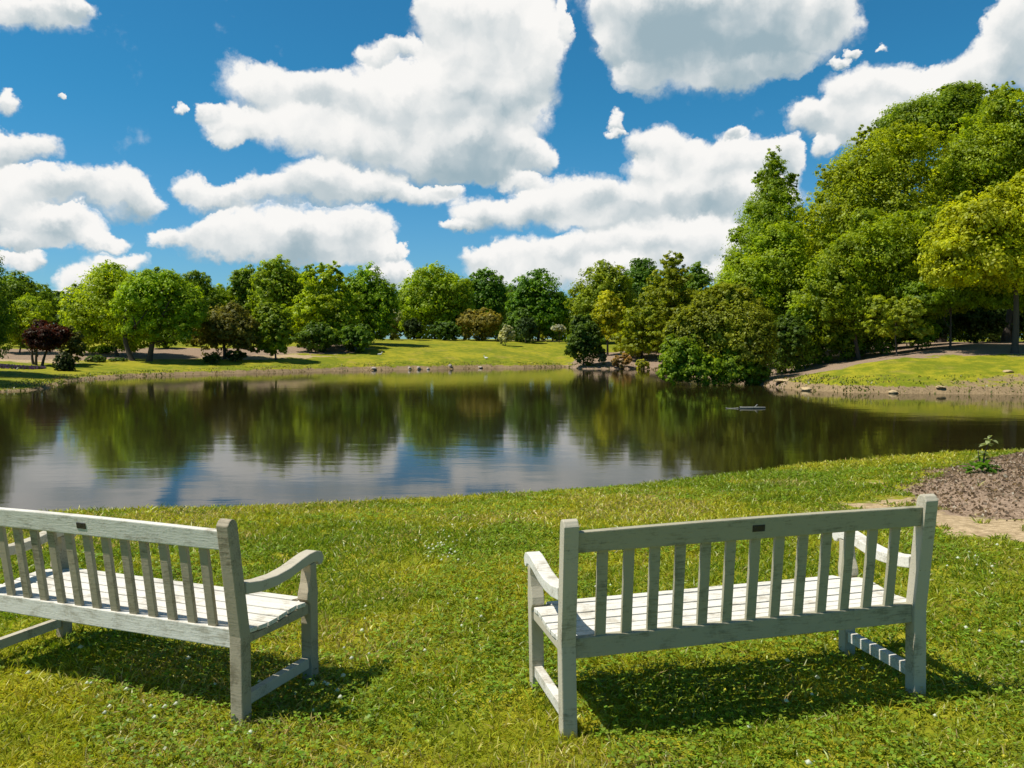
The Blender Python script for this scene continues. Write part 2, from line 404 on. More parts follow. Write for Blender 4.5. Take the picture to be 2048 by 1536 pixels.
W1 = mat_paint('white_paint', (.74, .705, .61), (.44, .40, .31), .07)
W2 = mat_paint('grey_weathered_wood', (.40, .34, .235), (.21, .175, .11), .06)
W3 = mat_paint('pale_weathered_shaded_paint', (.51, .46, .345), (.29, .255, .18), .03)  # weathered tone, with shade on the right bench posts worked into the colour
W4 = mat_paint('grey_green_shaded_paint', (.385, .355, .245), (.21, .195, .125), .05)  # darker than the white seat: shade on the bench back put into the colour
PLATE = mat_plain('dark_metal_plate', (.03, .022, .018), .5, .3, 40)
bl = make_bench(dict(rail=W1, post=W2, slat=W2, seat=W1, arm=W3, plate=PLATE))
bl.location = (-1.919, 3.804, 0.0); bl.rotation_euler = (0, -.002, -.373)
tag(bl, 'white painted bench cut off by the left edge, its slats and posts weathered brown', 'bench', 'wooden benches facing the pond')
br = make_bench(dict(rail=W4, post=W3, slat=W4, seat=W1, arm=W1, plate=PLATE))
br.scale = (1, 1, 1.018); br.location = (1.020, 3.490, .045); br.rotation_euler = (0, -.021, .224)
tag(br, 'weathered bench on the right, its back coloured grey green for shade, seen whole from behind', 'bench', 'wooden benches facing the pond')

# ------------------------------------------------------------------ grass
rng = np.random.default_rng(7)
def rot_frames(n, lean_lo, lean_hi, r=rng):
    az = r.uniform(0, 2*np.pi, n); ln = r.uniform(lean_lo, lean_hi, n)
    up = np.c_[np.cos(az)*np.sin(ln), np.sin(az)*np.sin(ln), np.cos(ln)]
    tw = r.uniform(0, 2*np.pi, n); h = np.c_[np.cos(tw), np.sin(tw), np.zeros(n)]
    side = np.cross(up, h); side /= np.linalg.norm(side, axis=1)[:, None]+1e-9
    return up, side
def patch_cols(x, y, r=rng):
    a = fbm(x*.55+3, y*.55, 41, 3); b = fbm(x*1.9, y*1.9, 42, 4); c = fbm(x*.8, y*.8, 43, 4)
    g = np.array([.225, .30, .013]); yg = np.array([.47, .45, .028]); tan = np.array([.56, .46, .15])
    t = sst(.40, .62, a*.55+b*.45)[:, None]
    col = g*(1-t)+yg*t
    d = (sst(.52, .68, c)*.38+.04)[:, None] > r.uniform(0, 1, (len(x), 1))
    col = np.where(d, tan*r.uniform(.7, 1.15, (len(x), 1)), col)
    return col*r.uniform(.62, 1.4, (len(x), 1))*(1+r.uniform(-.12, .12, (len(x), 3)))
def sample_near(n, p, rmin=1.7, rmax=21, half=60):
    # density falls with distance as r^-p
    u = rng.uniform(0, 1, n); e = 2-p
    r = (rmin**e+u*(rmax**e-rmin**e))**(1/e); a = np.radians(rng.uniform(-half, half, n))
    return r*np.sin(a), r*np.cos(a), r
def blades(name, x, y, z, hgt, wid, lean, cols, label):
    n = len(x); up, side = rot_frames(n, *lean)
    b = np.c_[x, y, z-.004]; up2 = up*1.0; up2[:, 2] *= .62; 
    droop = np.c_[up[:, 0], up[:, 1], -np.abs(up[:, 2])*.25]
    w = (side*wid[:, None]); H = hgt[:, None]
    m = b+up*H*.55; t = m+(up*.6+droop*.55)*H*.5
    V = np.stack([b-w*.5, b+w*.5, m+w*.42, m-w*.42, t], 1).reshape(-1, 3)
    k = np.arange(n)*5
    Qd = np.stack([k, k+1, k+2, k+3], -1); Tr = np.stack([k+3, k+2, k+4], -1)
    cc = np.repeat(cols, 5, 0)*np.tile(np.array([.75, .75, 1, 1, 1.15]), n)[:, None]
    o = mesh_np(name, V, Qd, Tr, BLADE, attrs={'col': cc}); tag(o, label, kind='stuff'); return o
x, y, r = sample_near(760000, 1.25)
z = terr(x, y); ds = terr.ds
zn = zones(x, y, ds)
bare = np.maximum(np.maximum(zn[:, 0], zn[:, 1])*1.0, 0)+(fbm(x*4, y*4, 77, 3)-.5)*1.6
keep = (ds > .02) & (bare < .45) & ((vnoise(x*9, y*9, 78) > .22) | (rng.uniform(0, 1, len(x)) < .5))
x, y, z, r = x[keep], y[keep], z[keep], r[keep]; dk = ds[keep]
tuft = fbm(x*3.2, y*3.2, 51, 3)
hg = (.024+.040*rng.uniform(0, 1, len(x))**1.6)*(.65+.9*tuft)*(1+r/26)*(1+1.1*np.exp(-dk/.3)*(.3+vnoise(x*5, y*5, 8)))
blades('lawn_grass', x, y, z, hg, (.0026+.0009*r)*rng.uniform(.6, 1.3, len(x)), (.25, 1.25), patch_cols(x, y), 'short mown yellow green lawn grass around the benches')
# clover and weed leaves: three leaflets each, in drifts
x, y, r = sample_near(86000, 1.3, 1.7, 15)
cl = fbm(x*.9, y*.9, 61, 4)+.0*x
shade_b = np.exp(-(((x-1.35)/1.1)**2+((y-3.7)/.5)**2))+np.exp(-(((x+1.6)/1.1)**2+((y-3.9)/.5)**2))+.8*np.exp(-(((x+.15)/.5)**2+((y-5.6)/.8)**2))
keep = (cl+.23*shade_b+rng.uniform(-.07, .07, len(x)) > .62)
x, y, r = x[keep], y[keep], r[keep]; z = terr(x, y); ds = terr.ds; zn = zones(x, y, ds)
k2 = (ds > .2) & (zn[:, 0] < .4) & (zn[:, 1] < .4); x, y, z, r = x[k2], y[k2], z[k2], r[k2]
n = len(x); hz = rng.uniform(.018, .05, n); sz = rng.uniform(.005, .0105, n)*(1+r/9); V = []; 
for q in range(3):
    a = rng.uniform(0, .6, n)+q*2.094+x*50
    d = np.c_[np.cos(a), np.sin(a), rng.uniform(-.3, .55, n)]; s = np.c_[-np.sin(a), np.cos(a), rng.uniform(-.4, .4, n)]
    c0 = np.c_[x, y, z+hz]; sz_ = sz[:, None]
    V.append(np.stack([c0, c0+d*sz_*.9+s*sz_*.62, c0+d*sz_*1.5, c0+d*sz_*.9-s*sz_*.62], 1))
V = np.concatenate(V).reshape(-1, 3); k = np.arange(3*n)*4
cc = np.array([.20, .30, .022])*rng.uniform(.6, 1.5, (3*n, 1))*(1+rng.uniform(-.15, .15, (3*n, 3)))
tag(mesh_np('clover', V, np.stack([k, k+1, k+2, k+3], -1), None, BLADE, attrs={'col': np.repeat(cc, 4, 0)}), 'darker green clover patches spread through the lawn', kind='stuff')
# little flowers in the lawn
def flowers(name, px, cols, size, label):
    vs = []; ts = []; k = 0; ccs = []
    for (a, b, sx, sy, cnt) in px:
        for _ in range(cnt):
            p = on_ground(a+rng.normal()*sx, b+rng.normal()*sy, 1.8, 16); h = gz(*p)+rng.uniform(.03, .055)
            s = size*rng.uniform(.7, 1.3)
            c = [(p[0]+s*math.cos(t)*(.8+.4*(i % 2)), p[1]+s*math.sin(t)*(.8+.4*(i % 2)), h-.003) for i, t in enumerate(np.linspace(0, 6.283, 8, endpoint=False))]
            vs += c+[(p[0], p[1], h+s*.7), (p[0], p[1], h-s*.9)]
            for i in range(8): ts += [(k+i, k+(i+1) % 8, k+8), (k+(i+1) % 8, k+i, k+9)]
            ccs += [np.array(cols)*rng.uniform(.8, 1.1)]*10; k += 10
    tag(mesh_np(name, vs, None, ts, BLADE, attrs={'col': np.array(ccs)}), label, kind='stuff')
flowers('clover_flowers', [(880,1095,22,14,26),(870,1120,30,8,8),(1160,1110,12,10,4),(1330,1080,30,10,5),(800,1270,150,60,18),(250,1380,160,60,16),(1700,1330,150,90,16),(1250,1180,60,30,6),(1950,1130,50,25,8),(640,1400,60,30,8)], (.82, .84, .70), .011, 'tiny white clover blossoms dotted over the lawn')
flowers('yellow_flowers', [(1605,1398,20,4,5),(1400,1412,60,8,4),(1960,1520,40,14,7),(1640,1420,50,20,3)], (.75, .68, .05), .007, 'tiny yellow flowers near the foot of the right bench')
# mulch chips on the near bed
cx = np.array(MULCH); 
x = rng.uniform(cx[:, 0].min(), min(cx[:, 0].max(), 12), 26000); y = rng.uniform(cx[:, 1].min()-1, cx[:, 1].max(), 26000)
zz = terr(x, y); ds = terr.ds; zn = zones(x, y, ds); kk = (zn[:, 0]+(rng.uniform(0, 1, len(x))-.5)*.7 > .5) & (ds > 0)
x, y, zz = x[kk], y[kk], zz[kk]; n = len(x); up, side = rot_frames(n, .9, 1.57)
b = np.c_[x, y, zz+.006]; l = rng.uniform(.012, .04, n)[:, None]; w = rng.uniform(.005, .014, n)[:, None]
V = np.stack([b-side*w, b+side*w, b+side*w+up*l, b-side*w+up*l], 1).reshape(-1, 3); k = np.arange(n)*4
cc = np.where(rng.uniform(0, 1, (n, 1)) < .06, [[.62, .54, .42]], np.array([[.30, .21, .14]]))*rng.uniform(.45, 1.5, (n, 1))
tag(mesh_np('bark_mulch', V, np.stack([k, k+1, k+2, k+3], -1), None, BLADE, attrs={'col': np.repeat(cc, 4, 0)}), 'brown bark mulch covering the bed by the water', kind='stuff')
# rough grass along the far water line
bx = []; by = []
for i in range(len(PP)):
    a, b = PP[i], PP[(i+1) % len(PP)]
    if a[1] < 30 or abs(a[0]/a[1]) > .9: continue
    ln = np.linalg.norm(b-a); m = int(ln*70); t = rng.uniform(0, 1, m); nn = np.array([b[1]-a[1], -(b[0]-a[0])])/ln
    off = rng.uniform(-.2, 2.2, m)**1; 
    for s_ in (1, -1):
        bx.append(a[0]+(b[0]-a[0])*t+nn[0]*off*s_); by.append(a[1]+(b[1]-a[1])*t+nn[1]*off*s_)
x = np.concatenate(bx); y = np.concatenate(by); z = terr(x, y); ds = terr.ds
kk = (ds > -.02) & (ds < 2.2) & (rng.uniform(0, 1, len(x)) < np.where(vnoise(x*.8, y*.8, 91) > .45, .9, .25)) ; x, y, z, ds = x[kk], y[kk], z[kk], ds[kk]
cc = np.where((fbm(x*.5, y*.5, 92) > .52)[:, None], [[.27, .21, .09]], [[.17, .20, .025]])*rng.uniform(.5, 1.3, (len(x), 1))
blades('bank_grass', x, y, z, rng.uniform(.06, .2, len(x))*np.clip(1.3-ds*.4, .4, 1.2), rng.uniform(.03, .07, len(x)), (.1, .9), cc, 'rough dry grass fringing the far banks of the pond')

# ------------------------------------------------------------------ trees and shrubs
def leaf_mesh(name, lobes, n, leaf, parent, color, seed, clump=.24, inner=.18, zmin=None, flat=1.0):
    r = np.random.default_rng(seed); Lb = np.array(lobes, float)
    ar = (Lb[:, 3]*Lb[:, 5])+(Lb[:, 3]*Lb[:, 4]); pr = ar/ar.sum()
    K = max(60, int(n/(4 if clump < .1 else 24))); li = r.choice(len(Lb), K, p=pr)
    u = r.normal(size=(K, 3)); u[:, 2] += .25; u /= np.linalg.norm(u, axis=1)[:, None]
    rad_ = r.uniform(.62, 1.0, K)**.6
    isin = r.uniform(0, 1, K) < inner; rad_ = np.where(isin, r.uniform(.1, .6, K), rad_)
    cen = Lb[li, :3]+u*Lb[li, 3:6]*rad_[:, None]
    sz = Lb[li, 3:6].mean(1)*clump*r.uniform(.6, 1.35, K)
    ci = r.integers(0, K, n)
    g = r.normal(size=(n, 3)); g /= np.linalg.norm(g, axis=1)[:, None]; g *= (r.uniform(0, 1, n)**.45)[:, None]*1.25
    g[:, 2] *= .72*flat
    p = cen[ci]+g*sz[ci][:, None]
    ls = leaf*r.uniform(.6, 1.35, n)*np.where(isin[ci], 1.9, 1)
    nrm = .8*g+.7*u[ci]+r.normal(size=(n, 3))*.38+np.array([0, 0, .45]); nrm /= np.linalg.norm(nrm, axis=1)[:, None]
    h = r.normal(size=(n, 3)); a = np.cross(nrm, h); a /= np.linalg.norm(a, axis=1)[:, None]; b = np.cross(nrm, a)
    l = ls[:, None]
    V = np.stack([p-a*l*.55, p-b*l*.34+nrm*l*.08, p+a*l*.55, p+b*l*.34+nrm*l*.08], 1)
    if zmin is not None: V[:, :, 2] = np.maximum(V[:, :, 2], zmin+.02)
    v = np.clip(.5+.28*r.normal(size=K)[ci]*.7+.3*r.normal(size=n)*.6, 0, 1)
    k = np.arange(n)*4
    o = mesh_np(name, V.reshape(-1, 3), np.stack([k, k+1, k+2, k+3], -1), None, FOL, parent, {'v': np.repeat(v, 4)})
    o.color = (*color, 1); return o
def tube(V, Q, p0, p1, r0, r1, seg=8, n=4, bend=0., r=None):
    p0 = np.array(p0, float); p1 = np.array(p1, float); d = p1-p0; base = len(V)
    ax = d/np.linalg.norm(d); s = np.cross(ax, [0.3, 1, .2]); s /= np.linalg.norm(s); t = np.cross(ax, s)
    off = (r.normal(size=3) if r is not None else np.zeros(3))*bend
    for i in range(n+1):
        f = i/n; c = p0+d*f+off*math.sin(math.pi*f); R_ = r0+(r1-r0)*f
        if i == 0: R_ *= 1.25
        for k in range(seg):
            a = 2*math.pi*k/seg; V.append(c+(s*math.cos(a)+t*math.sin(a))*R_)
    for i in range(n):
        for k in range(seg):
            Q.append((base+i*seg+k, base+i*seg+(k+1) % seg, base+(i+1)*seg+(k+1) % seg, base+(i+1)*seg+k))
def auto_lobes(shape, W, Dp, z0, z1, r):
    """crown lobes about the origin: W and Dp half widths"""
    H = (z1-z0)/2; zc = (z0+z1)/2; lb = []
    if shape == 'round':
        lb.append((0, 0, zc, W*.84, Dp*.84, H*.86))
        for i in range(17):
            u = r.normal(size=3); u /= np.linalg.norm(u); q = r.uniform(.34, .46)
            lb.append((u[0]*W*(1-q), u[1]*Dp*(1-q), zc+u[2]*H*(1-q), W*q, Dp*q, H*q*1.05))
        lb.append((0, 0, z1-H*.36, W*.4, Dp*.4, H*.36)); lb += [(s*W*.62, 0, zc-H*.1, W*.38, Dp*.4, H*.45) for s in (-1, 1)]; lb += [(s*W*.45, 0, z0+H*.38, W*.42, Dp*.45, H*.36) for s in (-1, 1)]
    elif shape == 'cone':
        m = 9
        for i in range(m):
            f = i/(m-1); R_ = (1-f)**.75*.92+.08; z = z0+(z1-z0)*(.07+.88*f)
            kk = max(1, int(round(6*(1-f)+1)))
            for j in range(kk):
                a = r.uniform(0, 6.28)+j*6.283/kk; q = .42 if kk > 1 else .8
                lb.append((math.cos(a)*W*R_*(1-q), math.sin(a)*Dp*R_*(1-q), z, W*R_*q+.15, Dp*R_*q+.15, (z1-z0)*.085))
            lb.append((0, 0, z, W*R_*.5, Dp*R_*.5, (z1-z0)*.08))
    elif shape == 'broad':                      # wide below, rounded shoulders
        for i, (f, q) in enumerate([(.15, .95), (.35, 1.0), (.55, .86), (.73, .64), (.88, .38)]):
            z = z0+(z1-z0)*f; m = 7 if q > .5 else 3
            for j in range(m):
                a = r.uniform(-.4, .4)+j*6.283/m+i; s = r.uniform(.30, .42)
                lb.append((math.cos(a)*W*q*(1-s), math.sin(a)*Dp*q*(1-s), z+r.uniform(-.06, .06)*(z1-z0), W*q*s+.1, Dp*q*s+.1, (z1-z0)*.13))
            lb.append((0, 0, z, W*q*.55, Dp*q*.55, (z1-z0)*.14))
    elif shape == 'shrub':
        lb.append((0, 0, z0+H*.8, W*.7, Dp*.7, H*.85))
        for i in range(12):
            a = r.uniform(0, 6.28); e = r.uniform(-.1, 1.3); q = r.uniform(.3, .42)
            lb.append((math.cos(a)*math.cos(e)*W*(1-q), math.sin(a)*math.cos(e)*Dp*(1-q), z0+H*.75+math.sin(e)*H*1.25*(1-q)*.98, W*q, Dp*q, H*q*1.1))
    elif shape == 'clipped':
        lb.append((0, 0, z0+H*.5, W*.92, Dp*.92, H*1.4))
    elif shape == 'pine':                       # flat open plates
        for i in range(16):
            f = r.uniform(0, 1); a = r.uniform(0, 6.28); R_ = (1-f**1.7)*.8+.12; q = r.uniform(.2, .34)
            lb.append((math.cos(a)*W*R_*.85, math.sin(a)*Dp*R_*.85, z0+(z1-z0)*(.12+.84*f), W*q, Dp*q, (z1-z0)*.055))
        for f in (.3, .5, .7, .85, .95): lb.append((r.uniform(-.15, .15)*W, 0, z0+(z1-z0)*f, W*.34, Dp*.3, (z1-z0)*.05))
    elif shape == 'vase':
        for i in range(13):
            a = i*2.4; f = r.uniform(.25, 1); R_ = .25+.6*f
            lb.append((math.cos(a)*W*R_*.75, math.sin(a)*Dp*R_*.75, z0+(z1-z0)*(.25+.6*f-.12*R_), W*.33, Dp*.33, H*.3))
        lb.append((0, 0, zc, W*.55, Dp*.55, H*.55))
    return lb
SEED = [100]; TREES = []
def tree(name, label, shape, pxc, hw, top, d, crown_py=None, color=(.08, .14, .01), leaf=1.0, dens=1.0, trunks=1, group=None, cat='tree', depth=1.0, trunk_r=None, lobes_px=None, clump=.2, trunk_px=None, sink=.05, inner=.18):
    SEED[0] += 1; r = np.random.default_rng(SEED[0])
    x = (pxc-1024)/F*d*(1/(1)); g = gz(x, d); ztop = at(pxc, top, d)[2]-g
    hw *= 1.13 if group == G1 and hw > 40 else 1; W = hw/F*d; z0 = (at(pxc, crown_py, d)[2]-g) if crown_py else 0.0
    z0 = max(z0, 0.0)
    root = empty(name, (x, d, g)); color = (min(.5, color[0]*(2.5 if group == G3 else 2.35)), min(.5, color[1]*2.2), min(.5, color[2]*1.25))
    if crown_py and cat == 'tree' and not lobes_px and hw > 30: z0 = max(z0-1.6, .2)
    if lobes_px:
        lb = []
        for (ax, ay, rx, ry) in lobes_px:
            q = at(ax, ay, d); R1 = rx/F*d; R2 = ry/F*d
            if min(rx, ry) >= 28:
                for t in range(6):
                    a_ = r.uniform(-.4, 3.5); k_ = r.uniform(.22, .4); lb.append((q[0]-x+math.cos(a_)*R1*.92, r.uniform(-.6, .2)*R1*depth, q[2]-g+math.sin(a_)*R2*.92, R1*k_, R1*k_, R2*k_))
            for t in range(3): lb.append((q[0]-x, (t-1)*R1*.75*depth+r.uniform(-.3, .3), q[2]-g-abs(t-1)*R2*.12, R1, R1*depth*.9, R2))
    else: lb = auto_lobes(shape, W, W*depth, z0, ztop, r)
    lf = max(.07, 2.3*d/833)*leaf
    apx = (sum(math.pi*b[3]*b[5] for b in lb)*.33 if lobes_px else math.pi*W*(ztop-z0)/2*1.0)
    n = int(dens*11*apx/(lf*lf*.37)); n = min(max(n, 500), 90000)
    leaf_mesh('crown' if cat == 'tree' else 'foliage', lb, n, lf, root, color, SEED[0], clump=.07 if shape == 'clipped' else clump, zmin=0, inner=inner)
    # wood
    V = []; Qs = []; tr = trunk_r or max(.05, ztop*.019)
    tx0 = ((trunk_px-1024)/F*d-x) if trunk_px else 0
    zc = z0+(ztop-z0)*.6 if cat == 'tree' else ztop*.55
    for t in range(trunks):
        a = t*2.5+r.uniform(0, 1); o = .0 if trunks == 1 else tr*2.2
        p0 = np.array([tx0+math.cos(a)*o, math.sin(a)*o, -.25]); p1 = np.array([tx0*.5+math.cos(a)*(o*3 if trunks > 1 else 0), math.sin(a)*o*3, zc])
        tube(V, Qs, p0, p1, tr, tr*.35, 9, 8, tr*1.5, r)
        for j in range(5 if cat == 'tree' else 3):
            f = r.uniform(.35, .95); q = p0+(p1-p0)*f; aa = r.uniform(0, 6.28)
            e = q+np.array([math.cos(aa)*W*.5, math.sin(aa)*W*.5*depth, (ztop-q[2])*r.uniform(.2, .55)])
            tube(V, Qs, q, e, tr*.45, tr*.12, 6, 4, tr*1.5, r)
    mesh_np('trunk' if cat == 'tree' else 'stem', np.array(V), Qs, None, BARK, root, smooth=True)
    tag(root, label, cat, group); TREES.append(root); return root

LG = (.155, .205, .009); MG = (.112, .160, .009); DG = (.080, .125, .010); OL = (.135, .150, .012); YG = (.225, .260, .012); BR = (.150, .115, .030)
G1 = 'trees across the pond'; G2 = 'shrubs across the pond'; G3 = 'trees on the right bank'
# --- left part
tree('broadleaf_tree', 'tall dark tree cut off by the left edge of the picture', 'round', -112, 122, 470, 50, 700, DG, group=G1)
tree('broadleaf_tree', 'dark round tree second from the left edge', 'round', 42, 62, 540, 84, 660, DG, group=G1)
tree('broadleaf_tree', 'mid green tree behind the dark red maple', 'round', 62, 44, 583, 76, 670, MG, group=G1)
tree('broadleaf_tree', 'low yellow green tree left of the dark red maple', 'round', 38, 46, 610, 70, 690, LG, group=G1)
tree('maple_tree', 'dark purple red maple at the left', 'vase', 94, 46, 630, 61, 703, (.030, .008, .008), trunks=3, group=G1, trunk_r=.12, trunk_px=75, leaf=.9, clump=.3)
tree('bronze_shrub', 'greyish bronze shrub right of the dark red maple', 'shrub', 144, 28, 648, 63, None, (.08, .09, .03), group=G2, cat='shrub')
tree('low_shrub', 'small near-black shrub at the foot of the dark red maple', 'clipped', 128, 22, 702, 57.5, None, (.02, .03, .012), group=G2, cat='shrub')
tree('broadleaf_tree', 'large light green tree with the highest crown on the left lawn', 'round', 222, 88, 523, 71, 672, LG, depth=.8, group=G1, trunk_px=236)
tree('broadleaf_tree', 'light green tree with a forked trunk on the left lawn', 'round', 322, 84, 536, 68, 650, (.130, .195, .010), depth=.8, trunks=2, trunk_r=.24, group=G1, trunk_px=284)
tree('broadleaf_tree', 'dark green tree behind the right side of the forked tree', 'round', 392, 54, 541, 90, 680, DG, group=G1)
tree('broadleaf_tree', 'small mid green tree in the dip of the treeline at left', 'round', 440, 36, 562, 96, 680, MG, group=G1)
tree('broadleaf_tree', 'dark green tree left of the tallest round tree of the left treeline', 'round', 490, 40, 525, 98, 680, DG, group=G1)
tree('broadleaf_tree', 'tallest round mid green tree of the left treeline', 'round', 560, 58, 511, 94, 690, MG, group=G1)
tree('broadleaf_tree', 'dark tree peeping between two brighter crowns in the left treeline', 'round', 620, 32, 530, 104, 680, DG, group=G1)
tree('bronze_tree', 'bronze brown spreading tree on the left lawn', 'round', 458, 66, 604, 72, 680, (.095, .095, .026), trunks=2, group=G1, trunk_r=.17, depth=.8)
tree('slender_tree', 'small green tree with a thin bare trunk on the left lawn', 'round', 545, 42, 602, 72.5, 702, (.105, .150, .012), group=G1, trunk_r=.09, trunk_px=552)
tree('broadleaf_tree', 'bright yellow green tree right of the small thin-trunked tree', 'broad', 652, 70, 528, 84, 690, LG, group=G1, depth=.9)
tree('broadleaf_tree', 'broad green tree at the left end of the open lawn', 'round', 738, 56, 525, 89, 680, (.105, .170, .010), group=G1, depth=.9)
tree('evergreen_shrub', 'large dark shrub below the bright yellow green tree', 'shrub', 632, 52, 640, 80, None, (.055, .095, .012), group=G2, cat='shrub')
tree('evergreen_shrub', 'large dark shrub at the left end of the open lawn', 'shrub', 716, 46, 643, 81, None, (.060, .110, .012), group=G2, cat='shrub')
tree('round_shrub', 'rounded green shrub right of the forked trunk', 'shrub', 332, 34, 655, 79, None, (.075, .12, .014), group=G2, cat='shrub')
tree('round_shrub', 'dark shrub behind the forked trunk, left of it', 'shrub', 250, 34, 662, 84, None, DG, group=G2, cat='shrub')
tree('clipped_shrub', 'wide clipped green shrub left of the forked trunk', 'clipped', 208, 28, 689, 73, None, (.06, .11, .012), group=G2, cat='shrub')
tree('clipped_shrub', 'small clipped dome shrub nearest the dark red maple', 'clipped', 192, 22, 710, 66, None, (.035, .06, .012), group=G2, cat='shrub')
tree('clipped_shrub', 'small clipped dome shrub at the foot of the forked trunk', 'clipped', 237, 21, 716, 67, None, (.04, .07, .014), group=G2, cat='shrub')
tree('pale_shrub', 'small bright lime shrub just left of the forked trunk', 'shrub', 264, 13, 686, 74, None, (.26, .32, .05), group=G2, cat='shrub')
tree('pale_shrub', 'olive shrub between the forked tree and the bronze tree', 'shrub', 385, 26, 670, 82, None, (.11, .12, .03), group=G2, cat='shrub')
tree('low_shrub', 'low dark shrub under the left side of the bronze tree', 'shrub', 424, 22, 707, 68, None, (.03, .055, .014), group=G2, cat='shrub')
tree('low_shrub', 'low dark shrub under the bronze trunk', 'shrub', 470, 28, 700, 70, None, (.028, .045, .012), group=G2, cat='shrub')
tree('round_shrub', 'light green shrub behind the thin-trunked tree', 'shrub', 520, 26, 668, 84, None, (.10, .15, .02), group=G2, cat='shrub')
# --- middle
tree('flowering_tree', 'small white-flowering tree left of the open lawn gap', 'round', 790, 16, 618, 104, 650, (.34, .36, .22), group=G1)
tree('bronze_shrub', 'bronze shrub below the small white-flowering tree', 'shrub', 782, 24, 635, 100, None, (.10, .11, .03), group=G2, cat='shrub')
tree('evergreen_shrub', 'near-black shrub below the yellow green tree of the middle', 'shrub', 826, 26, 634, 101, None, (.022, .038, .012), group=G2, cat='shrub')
tree('broadleaf_tree', 'wide yellow green tree behind the open lawn', 'round', 870, 72, 526, 110, 655, (.130, .185, .010), group=G1, depth=.9)
tree('broadleaf_tree', 'darker tree between the two round trees behind the lawn', 'round', 968, 46, 531, 116, 660, (.06, .12, .012), group=G1)
tree('round_shrub', 'dark green dome shrub at the top of the open lawn', 'shrub', 892, 34, 634, 104, None, (.045, .085, .016), group=G2, cat='shrub')
tree('bronze_shrub', 'large pinkish brown shrub at the top of the open lawn', 'shrub', 958, 54, 613, 107, None, (.140, .128, .04), group=G2, cat='shrub', leaf=.9)
tree('broadleaf_tree', 'dark round tree right of the middle gap', 'round', 1076, 58, 537, 110, 655, (.065, .13, .012), group=G1)
tree('round_shrub', 'mid green shrub left of the dark cone of shade at mid lawn', 'shrub', 1035, 34, 610, 106, None, (.06, .11, .014), group=G2, cat='shrub')
tree('evergreen_shrub', 'dark bluish shrub right of the cream-flowering shrub', 'shrub', 1052, 26, 626, 103, None, (.03, .055, .022), group=G2, cat='shrub')
tree('flowering_shrub', 'cream-flowering shrub alone at the top of the lawn', 'shrub', 1012, 19, 647, 97, None, (.42, .44, .24), group=G2, cat='shrub')
tree('flowering_tree', 'tiny white-crowned tree beside the dark egg-shaped shrub', 'round', 1117, 16, 648, 104, 663, (.40, .42, .34), group=G1)
tree('bronze_shrub', 'olive brown shrub behind the tiny white-crowned tree', 'shrub', 1105, 38, 612, 114, None, (.10, .12, .02), group=G2, cat='shrub')
tree('broadleaf_tree', 'olive green round tree right of the middle gap', 'round', 1202, 64, 517, 104, 670, (.115, .150, .012), group=G1, depth=.9)
tree('pine_tree', 'dark rough-topped tree behind the olive trees', 'round', 1280, 44, 512, 114, 650, (.05, .10, .012), group=G1)
tree('broadleaf_tree', 'tall olive brown tree over the right end of the lawn', 'broad', 1340, 62, 506, 88, 700, (.120, .145, .012), group=G1)
tree('broadleaf_tree', 'dark green tree left of the tall cypress', 'round', 1398, 44, 524, 98, 700, (.065, .115, .012), group=G1)
tree('broadleaf_tree', 'bright yellow tree above the dark egg-shaped shrub', 'round', 1215, 36, 580, 88, 655, (.23, .275, .016), group=G1)
tree('evergreen_shrub', 'dark egg-shaped evergreen at the water by the lawn end', 'shrub', 1168, 45, 622, 79, None, (.048, .082, .010), group=G2, cat='shrub', dens=1.3)
tree('bronze_tree', 'golden olive tree beside the dark egg-shaped evergreen', 'broad', 1285, 56, 596, 83, 715, (.120, .148, .012), group=G1)
tree('low_shrub', 'low pinkish shrub on the bare bank', 'shrub', 1245, 22, 703, 77.5, None, (.17, .12, .07), group=G2, cat='shrub')
tree('low_shrub', 'low yellow green shrub on the bare bank', 'shrub', 1284, 20, 717, 76.5, None, (.24, .24, .04), group=G2, cat='shrub')
tree('low_shrub', 'small blue grey shrub right of the dark egg-shaped evergreen', 'shrub', 1204, 12, 695, 79, None, (.12, .14, .12), group=G2, cat='shrub')
# --- right bank
tree('waterside_shrub', 'big bronze topped shrub hanging over the water at the right', 'shrub', 1432, 0, 565, 47.5, None, (.115, .135, .013), group=G2, cat='shrub', dens=1.25, lobes_px=[(1440,660,62,62),(1385,690,48,55),(1485,670,55,75),(1415,612,34,34),(1448,592,30,28),(1478,606,30,34),(1352,668,26,30),(1378,640,30,30),(1510,690,36,70),(1505,630,26,34)], depth=.7)
tree('waterside_shrub', 'light green leafy shrub along the foot of the big waterside shrub', 'shrub', 1400, 0, 690, 46.6, None, (.105, .160, .013), group=G2, cat='shrub', lobes_px=[(1360,710,38,42),(1400,735,45,32),(1350,745,30,22),(1460,735,45,32),(1510,745,32,25),(1330,725,12,20)], depth=.5)
tree('cypress_tree', 'tall conical cypress rising left of the big tree mass', 'cone', 1545, 0, 292, 64, 700, (.110, .170, .012), group=G3, dens=1.1, leaf=.8, lobes_px=[(1545, 316, 15, 24), (1546, 338, 25, 26), (1545, 362, 35, 28), (1544, 388, 45, 30), (1542, 416, 54, 32), (1539, 446, 62, 36), (1535, 478, 69, 38), (1529, 514, 75, 40), (1521, 552, 80, 44), (1509, 600, 85, 50), (1505, 650, 88, 50)], depth=.9, inner=.3)
tree('broadleaf_tree', 'bright green tree with drooping boughs before the tall cypress', 'round', 1510, 0, 460, 56, 690, (.128, .188, .009), group=G3, lobes_px=[(1500,570,60,60),(1550,530,55,55),(1590,600,70,80),(1500,640,55,60),(1562,486,42,42)], depth=.8)
